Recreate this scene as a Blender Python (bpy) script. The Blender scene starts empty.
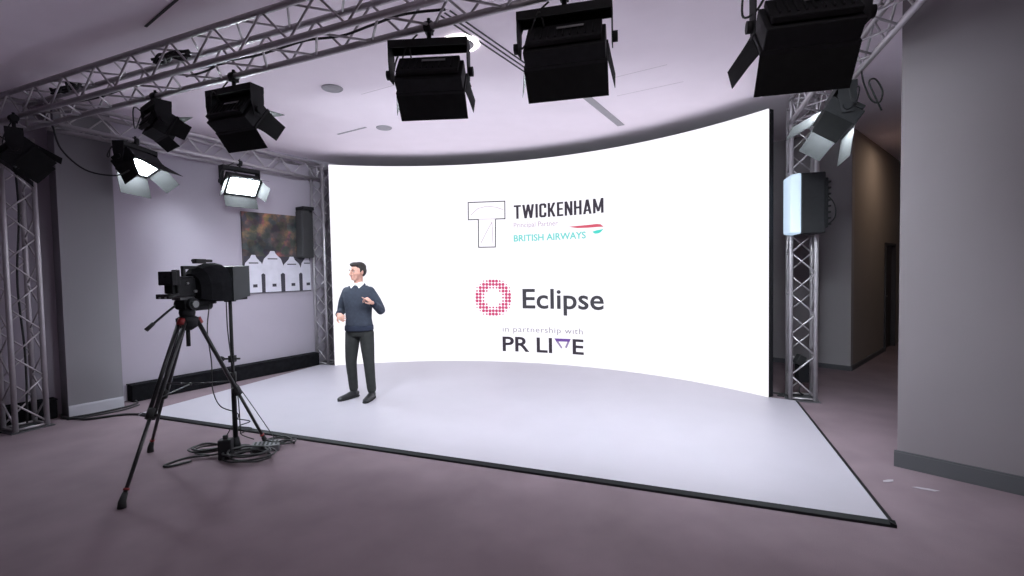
import bpy, bmesh, math, random
from mathutils import Vector, Matrix
random.seed(7)
S = bpy.context.scene
COL = S.collection
PI = math.pi
def V(*a): return Vector(a)
def R(d): return math.radians(d)

# ------------------------------------------------------------------ materials
def mat(name, col, rough=.6, metal=0., emit=None, strength=0., noise=0., scale=8., bump=0., bscale=60., spec=.5, col2=None):
    m = bpy.data.materials.new(name); m.use_nodes = True
    nt = m.node_tree; b = nt.nodes['Principled BSDF']
    b.inputs['Base Color'].default_value = (*col, 1)
    b.inputs['Roughness'].default_value = rough
    b.inputs['Metallic'].default_value = metal
    b.inputs['Specular IOR Level'].default_value = spec
    if emit:
        b.inputs['Emission Color'].default_value = (*emit, 1)
        b.inputs['Emission Strength'].default_value = strength
    if noise or bump:
        tc = nt.nodes.new('ShaderNodeTexCoord')
    if noise:
        n = nt.nodes.new('ShaderNodeTexNoise'); n.inputs['Scale'].default_value = scale; n.inputs['Detail'].default_value = 6
        r = nt.nodes.new('ShaderNodeValToRGB')
        r.color_ramp.elements[0].position = .3; r.color_ramp.elements[1].position = .7
        lo = col if col2 is None else col2
        r.color_ramp.elements[0].color = (*[c*(1-noise) for c in lo], 1)
        r.color_ramp.elements[1].color = (*[min(1, c*(1+noise)) for c in col], 1)
        nt.links.new(tc.outputs['Object'], n.inputs['Vector']); nt.links.new(n.outputs['Fac'], r.inputs['Fac'])
        nt.links.new(r.outputs['Color'], b.inputs['Base Color'])
    if bump:
        n2 = nt.nodes.new('ShaderNodeTexNoise'); n2.inputs['Scale'].default_value = bscale; n2.inputs['Detail'].default_value = 4
        bp = nt.nodes.new('ShaderNodeBump'); bp.inputs['Strength'].default_value = bump; bp.inputs['Distance'].default_value = .01
        nt.links.new(tc.outputs['Object'], n2.inputs['Vector']); nt.links.new(n2.outputs['Fac'], bp.inputs['Height'])
        nt.links.new(bp.outputs['Normal'], b.inputs['Normal'])
    return m
M = {}
M['carpet'] = mat('carpet', (.205, .155, .176), .95, noise=.10, scale=2.2, bump=.5, bscale=260, spec=.1)
M['ceiling'] = mat('ceiling_paint', (.92, .83, .91), .9, noise=.015, scale=3, spec=.1)
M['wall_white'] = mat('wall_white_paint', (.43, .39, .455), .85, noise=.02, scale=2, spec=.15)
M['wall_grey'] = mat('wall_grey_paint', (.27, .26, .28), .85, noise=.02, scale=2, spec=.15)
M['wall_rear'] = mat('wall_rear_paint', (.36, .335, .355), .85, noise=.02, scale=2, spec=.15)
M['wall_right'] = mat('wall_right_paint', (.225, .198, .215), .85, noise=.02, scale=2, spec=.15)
M['wall_warm'] = mat('wall_corridor_paint', (.33, .29, .27), .85, noise=.03, scale=2, spec=.15)
M['skirt'] = mat('skirting_grey', (.085, .085, .095), .6, noise=.03, scale=5)
M['skirt_white'] = mat('skirting_white', (.55, .55, .6), .55, noise=.02, scale=5)
M['deck'] = mat('stage_vinyl', (.375, .350, .398), .42, noise=.02, scale=2.5, spec=.4)
M['edging'] = mat('stage_edging', (.012, .012, .014), .6, noise=.1, scale=20, spec=.2)
M['alu'] = mat('truss_aluminium', (.47, .44, .47), .42, .45, noise=.06, scale=12)
M['plate'] = mat('steel_plate', (.12, .12, .13), .5, .6, noise=.1, scale=10)
M['black'] = mat('black_powdercoat', (.012, .012, .014), .6, noise=.15, scale=25, spec=.2)
M['black_door'] = mat('black_barn_door', (.017, .0173, .018), .7, noise=.1, scale=18, spec=.06)
M['yoke'] = mat('yoke_dark_grey', (.020, .020, .022), .6, noise=.1, scale=18, spec=.12)
M['rubber'] = mat('black_rubber', (.012, .012, .013), .75, noise=.1, scale=30)
M['cable'] = mat('cable_sheath', (.018, .018, .02), .6, noise=.1, scale=30)
M['cloth_black'] = mat('black_cloth', (.010, .010, .012), .95, noise=.3, scale=14, bump=.3, bscale=80, spec=.1)
M['hood_grey'] = mat('hood_panel', (.030, .032, .036), .6, noise=.05, scale=9)
M['carbon'] = mat('carbon_leg', (.022, .022, .024), .35, .2, noise=.2, scale=60)
M['leg_alu'] = mat('tripod_tube', (.20, .19, .20), .35, .8, noise=.06, scale=20)
M['red'] = mat('red_collar', (.20, .012, .014), .5, noise=.05, scale=9)
M['tag'] = mat('grey_print', (.20, .20, .21), .6, noise=.05, scale=9)
M['glass'] = mat('lens_glass', (.01, .012, .02), .08, noise=.05, scale=3, spec=.8)
M['lens'] = mat('panel_lamp', (.8, .85, .9), .5, emit=(.86, .94, 1.0), strength=150)
M['lamp_off'] = mat('unlit_lamp', (.10, .10, .11), .5, noise=.05, scale=9)
M['lens_side'] = mat('side_panel_lamp', (.8, .85, .9), .5, emit=(.84, .94, 1.0), strength=105)
M['lens_soft'] = mat('diffuser_lamp', (.30, .32, .34), .5, emit=(.58, .78, 1.0), strength=.36)
M['ring'] = mat('downlight_lamp', (.9, .88, .86), .5, emit=(1, .97, .95), strength=3.5)
M['fitting'] = mat('ceiling_fitting', (.36, .34, .37), .7, noise=.05, scale=8)
M['joint'] = mat('ceiling_joint', (.66, .59, .64), .8, noise=.03, scale=8)
M['slot'] = mat('ceiling_slot', (.05, .047, .055), .8, noise=.05, scale=8)
M['speaker'] = mat('speaker_case', (.028, .028, .030), .6, noise=.1, scale=10)
M['grille'] = mat('speaker_grille', (.06, .06, .065), .8, noise=.2, scale=90)
M['door'] = mat('dark_wood_door', (.035, .022, .017), .5, noise=.25, scale=6)
M['pale_mat'] = mat('pale_mark', (.34, .31, .34), .8, noise=.05, scale=30)
EXPO = 0.95
SCR = .61
M['screen'] = mat('led_white', (.05, .05, .05), .6, emit=(.93, .905, .985), strength=SCR, spec=.2)
def emis(name, c, k=2**-EXPO): return mat(name, (.02, .02, .02), .7, emit=c, strength=k, spec=.1)
M['ink'] = emis('led_dark_ink', (.030, .020, .035))
M['ink2'] = emis('led_grey_ink', (.045, .042, .055))
M['ink_faint'] = emis('led_faint_pink', (.52, .40, .52))
M['ink_thin'] = emis('led_faint_grey', (.30, .27, .34))
M['teal'] = emis('led_teal', (.19, .72, .68))
M['ribbon_red'] = emis('led_red', (.72, .10, .16))
M['ribbon_teal'] = emis('led_turquoise', (.06, .72, .62))
M['dots'] = emis('led_crimson', (.66, .05, .18))
M['purple'] = emis('led_purple', (.17, .07, .36))
M['purple2'] = emis('led_violet', (.33, .25, .45))
M['skin'] = mat('skin', (.56, .30, .235), .5, noise=.05, scale=9, spec=.4)
M['hair'] = mat('dark_hair', (.014, .010, .009), .6, noise=.3, scale=50, bump=.4, bscale=120)
M['jumper'] = mat('navy_knit', (.046, .053, .074), .9, noise=.10, scale=30, bump=.5, bscale=180, spec=.15)
M['jumper_rib'] = mat('navy_rib', (.026, .031, .052), .9, noise=.10, scale=50, spec=.15)
M['shirt'] = mat('white_cotton', (.80, .79, .80), .8, noise=.02, scale=20)
M['trouser'] = mat('charcoal_cloth', (.030, .031, .031), .85, noise=.12, scale=18, bump=.3, bscale=120, spec=.2)
M['shoe'] = mat('black_leather', (.012, .012, .014), .4, noise=.1, scale=20)
M['eye'] = mat('eye_white', (.42, .36, .34), .3, noise=.02, scale=20)
M['iris'] = mat('iris_dark', (.03, .02, .015), .3, noise=.02, scale=20)
M['lip'] = mat('lip', (.42, .17, .15), .5, noise=.05, scale=20)
M['print_white'] = mat('printed_jersey', (.66, .64, .72), .8, noise=.06, scale=9)
M['print_dark'] = mat('printed_dark', (.05, .045, .06), .8, noise=.1, scale=9)  # dark print behind and on the jerseys

def crowd_mat():
    m = bpy.data.materials.new('printed_crowd'); m.use_nodes = True
    nt = m.node_tree; b = nt.nodes['Principled BSDF']; b.inputs['Roughness'].default_value = .75
    tc = nt.nodes.new('ShaderNodeTexCoord')
    v = nt.nodes.new('ShaderNodeTexVoronoi'); v.inputs['Scale'].default_value = 9
    n = nt.nodes.new('ShaderNodeTexNoise'); n.inputs['Scale'].default_value = 3.4; n.inputs['Detail'].default_value = 8
    r = nt.nodes.new('ShaderNodeValToRGB'); e = r.color_ramp.elements
    e[0].position = .40; e[0].color = (.035, .034, .040, 1); e[1].position = .66; e[1].color = (.50, .22, .13, 1)
    k = e.new(.53); k.color = (.11, .085, .080, 1)
    mx = nt.nodes.new('ShaderNodeMix'); mx.data_type = 'RGBA'; mx.blend_type = 'MULTIPLY'; mx.inputs[0].default_value = .40
    nt.links.new(tc.outputs['Object'], v.inputs['Vector']); nt.links.new(tc.outputs['Object'], n.inputs['Vector'])
    nt.links.new(n.outputs['Fac'], r.inputs['Fac'])
    nt.links.new(r.outputs['Color'], mx.inputs[6]); nt.links.new(v.outputs['Color'], mx.inputs[7])
    nt.links.new(mx.outputs[2], b.inputs['Base Color'])
    return m
M['crowd'] = crowd_mat()

# ------------------------------------------------------------------ mesh builder
class MB:
    def __init__(s, X=None): s.v = []; s.f = []; s.sm = []; s.X = X
    def add(s, vs, fs, smooth=False):
        b = len(s.v)
        s.v += [tuple(s.X @ Vector(p)) if s.X else tuple(p) for p in vs]
        s.f += [tuple(b+i for i in f) for f in fs]; s.sm += [smooth]*len(fs)
        return s
    def box(s, c, d, rot=None, taper=None):
        hx, hy, hz = d[0]/2, d[1]/2, d[2]/2
        vs = []
        for z in (-1, 1):
            k = (1, 1) if z < 0 or not taper else taper
            for x, y in ((-1, -1), (1, -1), (1, 1), (-1, 1)): vs.append(Vector((x*hx*k[0], y*hy*k[1], z*hz)))
        if rot: vs = [rot @ p for p in vs]
        c = Vector(c)
        return s.add([p+c for p in vs], [(3, 2, 1, 0), (4, 5, 6, 7), (0, 1, 5, 4), (1, 2, 6, 5), (2, 3, 7, 6), (3, 0, 4, 7)])
    def prism(s, poly, t):   # poly: 3d planar loop, t: offset vector
        n = len(poly); t = Vector(t); P = [Vector(p) for p in poly]
        return s.add(P+[p+t for p in P], [tuple(range(n))[::-1], tuple(range(n, 2*n))]+[(i, (i+1) % n, n+(i+1) % n, n+i) for i in range(n)])
    def tube(s, pts, r, n=8, cap=True, sq=None):
        P = [Vector(p) for p in pts]
        if not isinstance(r, (list, tuple)): r = [r]*len(P)
        vs, fs = [], []; up = None
        for i, p in enumerate(P):
            d = (P[min(i+1, len(P)-1)]-P[max(i-1, 0)]).normalized()
            if up is None: up = Vector((0, 0, 1)) if abs(d.z) < .9 else Vector((0, 1, 0))
            a = d.cross(up)
            if a.length < 1e-6: a = d.cross(Vector((1, 0, 0)))
            a.normalize(); b = a.cross(d).normalized(); up = b
            ra, rb = (r[i] if isinstance(r[i], (list, tuple)) else (r[i], r[i]))
            for k in range(n):
                t = 2*PI*k/n; vs.append(p+a*ra*math.cos(t)+b*rb*math.sin(t))
        for i in range(len(P)-1):
            for k in range(n):
                fs.append((i*n+k, i*n+(k+1) % n, (i+1)*n+(k+1) % n, (i+1)*n+k))
        s.add(vs, fs, n > 5)
        if cap:
            b = len(s.v)-len(vs)
            s.f += [tuple(b+k for k in range(n))[::-1], tuple(b+(len(P)-1)*n+k for k in range(n))]; s.sm += [False, False]
        return s
    def cyl(s, a, b, r, n=12, r2=None): return s.tube([a, b], [r, r if r2 is None else r2], n)
    def rings(s, rs, n=20, p=2.):   # rs: (center, rx, ry) horizontal superellipses, bottom to top
        vs, fs = [], []
        for c, rx, ry in rs:
            for k in range(n):
                t = 2*PI*k/n; ct, st = math.cos(t), math.sin(t)
                vs.append((c[0]+rx*math.copysign(abs(ct)**(2/p), ct), c[1]+ry*math.copysign(abs(st)**(2/p), st), c[2]))
        m = len(rs)
        for i in range(m-1):
            for k in range(n): fs.append((i*n+k, i*n+(k+1) % n, (i+1)*n+(k+1) % n, (i+1)*n+k))
        fs += [tuple(range(n))[::-1], tuple((m-1)*n+k for k in range(n))]
        return s.add(vs, fs, True)
    def ell(s, c, r, rot=None, nu=16, nv=10):
        vs = [(0, 0, -1)]; fs = []
        for j in range(1, nv):
            ph = -PI/2+PI*j/nv
            for i in range(nu):
                t = 2*PI*i/nu; vs.append((math.cos(ph)*math.cos(t), math.cos(ph)*math.sin(t), math.sin(ph)))
        vs.append((0, 0, 1)); L = len(vs)-1
        for i in range(nu):
            k = (i+1) % nu
            fs.append((0, 1+k, 1+i)); fs.append((L, L-nu+i, L-nu+k))
            for j in range(nv-2): fs.append((1+j*nu+i, 1+j*nu+k, 1+(j+1)*nu+k, 1+(j+1)*nu+i))
        c = Vector(c); out = []
        for p in vs:
            q = Vector((p[0]*r[0], p[1]*r[1], p[2]*r[2]))
            out.append((rot @ q if rot else q)+c)
        return s.add(out, fs, True)
    def lathe(s, prof, c=(0, 0, 0), n=24, rot=None):   # prof (r,z)
        vs, fs = [], []; c = Vector(c)
        for r, z in prof:
            for k in range(n):
                t = 2*PI*k/n; q = Vector((r*math.cos(t), r*math.sin(t), z)); vs.append((rot @ q if rot else q)+c)
        m = len(prof)
        for i in range(m-1):
            for k in range(n): fs.append((i*n+k, i*n+(k+1) % n, (i+1)*n+(k+1) % n, (i+1)*n+k))
        fs += [tuple(range(n))[::-1], tuple((m-1)*n+k for k in range(n))]
        return s.add(vs, fs, n > 8)
    def mesh(s, name):
        me = bpy.data.meshes.new(name); me.from_pydata(s.v, [], s.f)
        for p, q in zip(me.polygons, s.sm): p.use_smooth = q
        bm = bmesh.new(); bm.from_mesh(me); bmesh.ops.recalc_face_normals(bm, faces=bm.faces); bm.to_mesh(me); bm.free()
        me.update(); return me
    def build(s, name, m, parent=None, bevel=0., label=None):
        o = bpy.data.objects.new(name, s.mesh(name)); COL.objects.link(o)
        o.data.materials.append(M[m] if isinstance(m, str) else m)
        if parent: o.parent = parent
        if bevel:
            b = o.modifiers.new('bevel', 'BEVEL'); b.width = bevel; b.segments = 2; b.limit_method = 'ANGLE'; b.angle_limit = R(40)
        if label: o['label'] = label
        return o
def tag(o, label, cat, group=None, kind=None):
    o['label'] = label; o['category'] = cat
    if group: o['group'] = group
    if kind: o['kind'] = kind
    return o
def thing(name, label, cat, loc=(0, 0, 0), rz=0, group=None):
    o = bpy.data.objects.new(name, None); COL.objects.link(o); o.empty_display_size = .1
    o.location = loc; o.rotation_euler = (0, 0, rz)
    return tag(o, label, cat, group)
def struct(name, mb, m, bevel=0.):
    o = mb.build(name, m, None, bevel); o['kind'] = 'structure'; return o
def smooth_path(pts, k=6):
    P = [Vector(p) for p in pts]; out = []
    for i in range(len(P)-1):
        p0 = P[max(i-1, 0)]; p1 = P[i]; p2 = P[i+1]; p3 = P[min(i+2, len(P)-1)]
        for j in range(k):
            t = j/k
            out.append(.5*((2*p1)+(p2-p0)*t+(2*p0-5*p1+4*p2-p3)*t*t+(3*p1-p0-3*p2+p3)*t**3))
    out.append(P[-1]); return out

# ------------------------------------------------------------------ camera
F, PITCH, ROLL, H = 473.2, .0373, -.0184, 1.635
fw = V(0, math.cos(PITCH), -math.sin(PITCH)); up0 = V(0, math.sin(PITCH), math.cos(PITCH)); rt0 = V(1, 0, 0)
rr = rt0*math.cos(ROLL)+up0*math.sin(ROLL); uu = -rt0*math.sin(ROLL)+up0*math.cos(ROLL)
cam = bpy.data.objects.new('camera', bpy.data.cameras.new('camera')); COL.objects.link(cam)
cam.matrix_world = Matrix(((rr.x, uu.x, -fw.x, 0), (rr.y, uu.y, -fw.y, 0), (rr.z, uu.z, -fw.z, H), (0, 0, 0, 1)))
cam.data.sensor_width = 36; cam.data.lens = 36*F/1024; cam.data.clip_start = .05
S.camera = cam

# ------------------------------------------------------------------ room
CZ = 3.70
LW = V(-5.14, 6.20); LD = V(.545, .839)                 # left wall line
lw = lambda s: LW+LD*s
COR = V(5.16, 7.19); GD = V(-.671, .742); BD = V(.742, .671)
# intersection of left wall and rear wall
den = LD.x*(-GD.y)-(-GD.x)*LD.y
w = COR-LW
s_int = (w.x*(-GD.y)-(-GD.x)*w.y)/den
CN = lw(s_int)
def wall_seg(mb, a, b, z0, z1, t):   # t: thickness vector (outward)
    mb.prism([(a.x, a.y, z0), (b.x, b.y, z0), (b.x, b.y, z1), (a.x, a.y, z1)], (t.x, t.y, 0)); return mb
LN = V(-LD.y, LD.x)*.15
struct('floor', MB().box((0, 4, -.05), (24, 24, .1)), 'carpet')
struct('ceiling', MB().box((0, 4, CZ+.05), (24, 24, .1)), 'ceiling')
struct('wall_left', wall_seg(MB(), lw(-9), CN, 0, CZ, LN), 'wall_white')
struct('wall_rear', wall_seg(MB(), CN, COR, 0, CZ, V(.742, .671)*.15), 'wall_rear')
# corridor wall with a door opening beyond the rear corner
t0, t1 = 2.33, 3.25
cw = MB(); c_end = COR+BD*6
NB = V(-.671, .742)*.15
wall_seg(cw, COR+BD*.15, COR+BD*t0, 0, CZ, NB); wall_seg(cw, COR+BD*t1, c_end, 0, CZ, NB); wall_seg(cw, COR+BD*t0, COR+BD*t1, 2.02, CZ, NB)
struct('wall_corridor', cw, 'wall_warm')
WR = V(3.08, 3.76); WD = V(.671, -.742)
wr_end = WR+WD*7
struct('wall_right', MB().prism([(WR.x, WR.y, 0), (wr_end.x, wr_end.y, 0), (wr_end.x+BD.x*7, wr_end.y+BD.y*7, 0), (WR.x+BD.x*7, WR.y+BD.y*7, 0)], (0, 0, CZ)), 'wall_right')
ce = c_end-BD*.3
wall_end = wall_seg(MB(), ce+V(-.671, .742)*.1, ce-V(-.671, .742)*1.6, 0, CZ, BD*.1)
struct('wall_end', wall_end, 'wall_warm')
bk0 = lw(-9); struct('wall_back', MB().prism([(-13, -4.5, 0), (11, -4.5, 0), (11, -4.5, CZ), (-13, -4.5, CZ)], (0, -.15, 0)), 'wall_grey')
# door leaf in its opening
dm = (COR+BD*((t0+t1)/2)); drot = math.atan2(BD.y, BD.x)
d = thing('door_1', '', 'door', (dm.x, dm.y, 0), drot); del d['label']; del d['category']; d['kind'] = 'structure'
MB().box((0, .06, 1.0), (t1-t0-.10, .045, 1.98)).build('door_leaf', 'door', d, .004)
MB().box((-(t1-t0)/2+.025, .05, 1.005), (.05, .16, 2.01)).box(((t1-t0)/2-.025, .05, 1.005), (.05, .16, 2.01)).box((0, .05, 2.0), (t1-t0, .16, .04)).build('door_frame', 'slot', d, .003)
MB().cyl((-.33, .037, 1.02), (-.33, -.01, 1.02), .01).cyl((-.33, -.005, 1.02), (-.22, -.005, 1.02), .009).build('door_handle', 'alu', d)
# skirting boards
def skirt(name, a, b, n, h, m):
    mb = MB(); t = .018
    mb.prism([(a.x, a.y, 0), (b.x, b.y, 0), (b.x, b.y, h*.9), (a.x, a.y, h*.9)], (n.x*t, n.y*t, 0))
    mb.prism([(a.x, a.y, h*.9), (b.x, b.y, h*.9), (b.x, b.y, h), (a.x, a.y, h)], (n.x*t*.6, n.y*t*.6, 0))
    return struct(name, mb, m)
skirt('baseboard_right', WR-V(.671, -.742)*.018, wr_end, V(-.742, -.671), .132, 'skirt')
skirt('baseboard_rear', COR, COR+GD*5.2, V(-.742, -.671), .075, 'skirt')
skirt('baseboard_corridor', COR+BD*.0, COR+BD*t0, V(.671, -.742), .075, 'skirt')
# pillar standing off the left wall
pa, pb = V(-5.235, 5.505), V(-4.936, 5.93)
pdir = (pb-pa).normalized(); pn = V(-pdir.y, pdir.x)
pl = MB(); q = pn*.42
pl.prism([(pa.x, pa.y, 0), (pb.x, pb.y, 0), (pb.x+q.x, pb.y+q.y, 0), (pa.x+q.x, pa.y+q.y, 0)], (0, 0, CZ))
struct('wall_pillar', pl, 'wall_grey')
skirt('baseboard_pillar', pa, pb, -pn, .135, 'skirt_white')

# ------------------------------------------------------------------ black plinth boxes along the left wall
def plinth(a, b, label):
    m = (a+b)/2; L = (b-a).length
    o = thing('plinth_box', label, 'box', (m.x, m.y, 0), math.atan2(LD.y, LD.x), 'black boxes along the foot of the left wall')
    MB().box((0, 0, .105), (L, .17, .21)).build('box_body', 'cloth_black', o, .012)
    MB().box((0, 0, .2175), (L+.01, .18, .015)).build('box_lid', 'cloth_black', o, .004)
off = V(LD.y, -LD.x)*.095
plinth(lw(.02)+off, lw(2.78)+off, 'long low black box along the foot of the white wall')
plinth(lw(-1.22)+off*1, lw(-.70)+off, 'black box on the floor between the left truss tower and the grey pillar')

# ------------------------------------------------------------------ stage
E1 = V(.933, -.3596); E2 = V(.3596, .933)
FL = V(-4.437, 5.523); FR = V(2.348, 2.860)
E1 = (FR-FL).normalized(); E2 = V(-E1.y, E1.x)
ARC_C = V(-1.515, 3.165); ARC_R = 5.25; A0, A1 = R(-17.6), R(61.2)
def arc(a, r=ARC_R): return V(ARC_C.x+r*math.sin(a), ARC_C.y+r*math.cos(a))
ZS = .032
BLc = V(-3.435, 8.345); BRc = V(3.365, 5.54)
st = thing('stage_platform', 'low white stage floor with black edging in front of the curved screen', 'stage', (FL.x, FL.y, 0))
inset = .034
def loc(p): return (p.x-FL.x, p.y-FL.y)
i1 = FL+E1*inset+E2*inset; i2 = FR-E1*inset+E2*inset
back = [arc(A1-(A1-A0)*k/24, ARC_R-.02) for k in range(25)]
poly = [i1, i2, BRc-E1*inset]+[arc(A1+R(.3), ARC_R+.04)]+[arc(A1-(A1-A0)*k/24, ARC_R+.05) for k in range(25)]+[BLc+E1*inset]
MB().prism([(*loc(p), 0) for p in poly], (0, 0, ZS)).build('deck', 'deck', st)
def strip(a, b, n):
    mb = MB(); o_ = [a, b, b+n*inset, a+n*inset]
    mb.add([(*loc(a), 0), (*loc(b), 0), (*loc(b+n*inset), 0), (*loc(a+n*inset), 0), (*loc(a), .018), (*loc(b), .018), (*loc(b+n*inset), ZS+.002), (*loc(a+n*inset), ZS+.002)],
           [(3, 2, 1, 0), (4, 5, 6, 7), (0, 1, 5, 4), (1, 2, 6, 5), (2, 3, 7, 6), (3, 0, 4, 7)])
    return mb
strip(FL, FR, E2).build('edging', 'edging', st); strip(FR, BRc, -E1).build('edging', 'edging', st); strip(BLc, FL, E1).build('edging', 'skirt_white', st, label='pale left edge strip')

# ------------------------------------------------------------------ curved LED screen
Z0, Z1 = .036, 3.50
NS = 48
scr = thing('led_screen', 'large curved white LED video wall showing event logos', 'screen', (ARC_C.x, ARC_C.y, 0))
def aloc(a, r): return (r*math.sin(a), r*math.cos(a))
def curved_slab(r0, r1, z0, z1, a0=A0, a1=A1, n=NS):
    vs, fs = [], []
    for k in range(n+1):
        a = a0+(a1-a0)*k/n
        for r, z in ((r0, z0), (r1, z0), (r1, z1), (r0, z1)): vs.append((*aloc(a, r), z))
    for k in range(n):
        for j in range(4): fs.append((k*4+j, k*4+(j+1) % 4, k*4+4+(j+1) % 4, k*4+4+j))
    fs += [(0, 1, 2, 3), (n*4+3, n*4+2, n*4+1, n*4)]
    mb = MB(); mb.add(vs, fs); return mb
curved_slab(ARC_R, ARC_R+.012, Z0, Z1).build('display', 'screen', scr)
curved_slab(ARC_R+.0125, ARC_R+.10, Z0, Z1).build('cabinet', 'black', scr)

# pixel -> place on the screen surface (arc angle, height)
def on_screen(px, py):
    d = fw+rr*((px-512)/F)-uu*((py-288)/F)
    ox, oy = -ARC_C.x, -ARC_C.y
    A = d.x*d.x+d.y*d.y; B = 2*(ox*d.x+oy*d.y); C_ = ox*ox+oy*oy-ARC_R**2
    t = (-B+math.sqrt(B*B-4*A*C_))/(2*A)
    x, y, z = d.x*t, d.y*t, H+d.z*t
    return math.atan2(x-ARC_C.x, y-ARC_C.y), z
def surf(a, z, lift): return Vector((*aloc(a, ARC_R-lift), z))
def put(me, a0, a1, zb, zt, lift, name, m, parent=scr, shear=0, ref=None):
    """wrap a flat mesh (x across, y up) on to the screen between the given angles and heights"""
    xs = [v.co.x for v in me.vertices]; x0, x1 = min(xs), max(xs)
    y0, y1 = ref
    sgn = []
    for v in me.vertices:
        a = a0+(a1-a0)*(v.co.x-x0)/(x1-x0); z = zb+(zt-zb)*(v.co.y-y0)/(y1-y0)
        v.co = surf(a, z, lift+v.co.z)
    o = bpy.data.objects.new(name, me); COL.objects.link(o); o.parent = parent
    me.materials.clear(); me.materials.append(M[m]); return o
def text_mesh(s, offset=0., space=1.):
    c = bpy.data.curves.new('t', 'FONT'); c.body = s; c.size = 1; c.offset = offset; c.space_character = space; c.extrude = .001; c.resolution_u = 4
    o = bpy.data.objects.new('t', c); COL.objects.link(o)
    dg = bpy.context.evaluated_depsgraph_get(); dg.update()
    me = bpy.data.meshes.new_from_object(o.evaluated_get(dg))
    bpy.data.objects.remove(o); return me
def text(s, pl, pr, ptop, name, m, ref='H', offset=0., space=1., lift=.004):
    """pl/pr: left and right baseline pixels, ptop: left cap-top pixel"""
    me = text_mesh(s, offset, space)
    h = text_mesh(ref, offset); ys = [v.co.y for v in h.vertices]; y0, y1 = min(ys), max(ys)
    a0, za = on_screen(*pl); a1, zb_ = on_screen(*pr); _, zt = on_screen(*ptop)
    zbase = (za+zb_)/2
    return put(me, a0, a1, zbase, zbase+(zt-za), lift, name, m, ref=(y0, y1))
def block_letters(word, pl, pr, ptop, name, m, gap=.075, st=.135, lift=.004):
    """bold condensed capitals cut from straight strokes, wrapped on to the screen"""
    W1 = {'T': .40, 'W': .66, 'I': st, 'C': .40, 'K': .43, 'E': .35, 'N': .43, 'H': .42, 'A': .46, 'M': .56}
    bh = .135
    def q(a, b, y0, c, d, y1): return [(a, y0), (b, y0), (d, y1), (c, y1)]     # a..b at y0, c..d at y1
    def strokes(ch, w):
        L = q(0, st, 0, 0, st, 1); Rr = q(w-st, w, 0, w-st, w, 1); t = st
        if ch == 'T': return [q(w/2-t/2, w/2+t/2, 0, w/2-t/2, w/2+t/2, 1), q(0, w, 1-bh, 0, w, 1)]
        if ch == 'I': return [L]
        if ch == 'E': return [L, q(0, w, 0, 0, w, bh), q(0, w, 1-bh, 0, w, 1), q(0, w*.92, .44, 0, w*.92, .57)]
        if ch == 'H': return [L, Rr, q(0, w, .44, 0, w, .58)]
        if ch == 'N': return [L, Rr, q(w-t*1.05, w, 0, 0, t*1.05, 1)]
        if ch == 'M': return [L, Rr, q(w/2-t*.45, w/2+t*.45, .12, 0, t, 1), q(w/2-t*.45, w/2+t*.45, .12, w-t, w, 1)]
        if ch == 'A': return [q(0, t, 0, w/2-t*.55, w/2+t*.5, 1), q(w-t, w, 0, w/2-t*.5, w/2+t*.55, 1), q(w*.2, w*.8, .2, w*.25, w*.75, .32)]
        if ch == 'W': return [q(w*.17, w*.17+t, 0, 0, t, 1), q(w*.17, w*.17+t, 0, w/2-t/2, w/2+t/2, 1), q(w*.83-t, w*.83, 0, w/2-t/2, w/2+t/2, 1), q(w*.83-t, w*.83, 0, w-t, w, 1)]
        if ch == 'K': return [L, q(w-t*1.1, w, 0, t*.7, t*1.7, .62), q(t*.6, t*1.5, .36, w-t*1.1, w, 1)]
        if ch == 'C': return [q(0, t, .1, 0, t, .9), q(.09, w-.09, 0, 0, w, .1), q(0, w, .1, .1, w-.1, bh+.02), q(0, w, .9, .09, w-.09, 1), q(.1, w-.1, 1-bh-.02, 0, w, .9), q(w-t, w, .1, w-t, w, .34), q(w-t, w, .66, w-t, w, .9)]
    tot = sum(W1[c] for c in word)+gap*(len(word)-1)
    a0, za = on_screen(*pl); a1, zb_ = on_screen(*pr); _, zt = on_screen(*ptop); z0 = (za+zb_)/2; hh_ = zt-za
    mb = MB(); x = 0
    for ch in word:
        for P in strokes(ch, W1[ch]):
            Q = [(a0+(a1-a0)*(x+px)/tot, z0+hh_*py) for px, py in P]
            mb.add([surf(*p, lift) for p in Q]+[surf(*p, lift-.002) for p in Q], [(0, 1, 2, 3), (7, 6, 5, 4), (0, 4, 5, 1), (1, 5, 6, 2), (2, 6, 7, 3), (3, 7, 4, 0)])
        x += W1[ch]+gap
    return mb.build(name, m, scr)
block_letters('TWICKENHAM', (514, 218.5), (603.7, 213.2), (514, 204.9), 'headline_text', 'ink')
text('Principal Partner', (513.8, 227.6), (558, 225.6), (513.8, 222.6), 'caption_text', 'ink_faint')
text('BRITISH AIRWAYS', (513.8, 241.6), (586, 238.6), (513.8, 235), 'partner_text', 'teal', offset=.026)
text('Eclipse', (522.8, 308.3), (604, 310.3), (522.8, 288.8), 'company_text', 'ink2', ref='E', offset=.014)
text('in partnership with', (502.8, 331.2), (582.8, 334.8), (502.8, 325.8), 'caption_text', 'ink_thin', ref='h', offset=-.004, space=1.08)
text('PR LI', (502.8, 351.2), (552.3, 353.0), (502.8, 336.6), 'producer_text', 'ink', ref='E', offset=.018)
text('E', (572.8, 354.2), (583.9, 355.0), (572.8, 339.0), 'producer_text', 'ink', ref='E', offset=.018)
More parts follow.
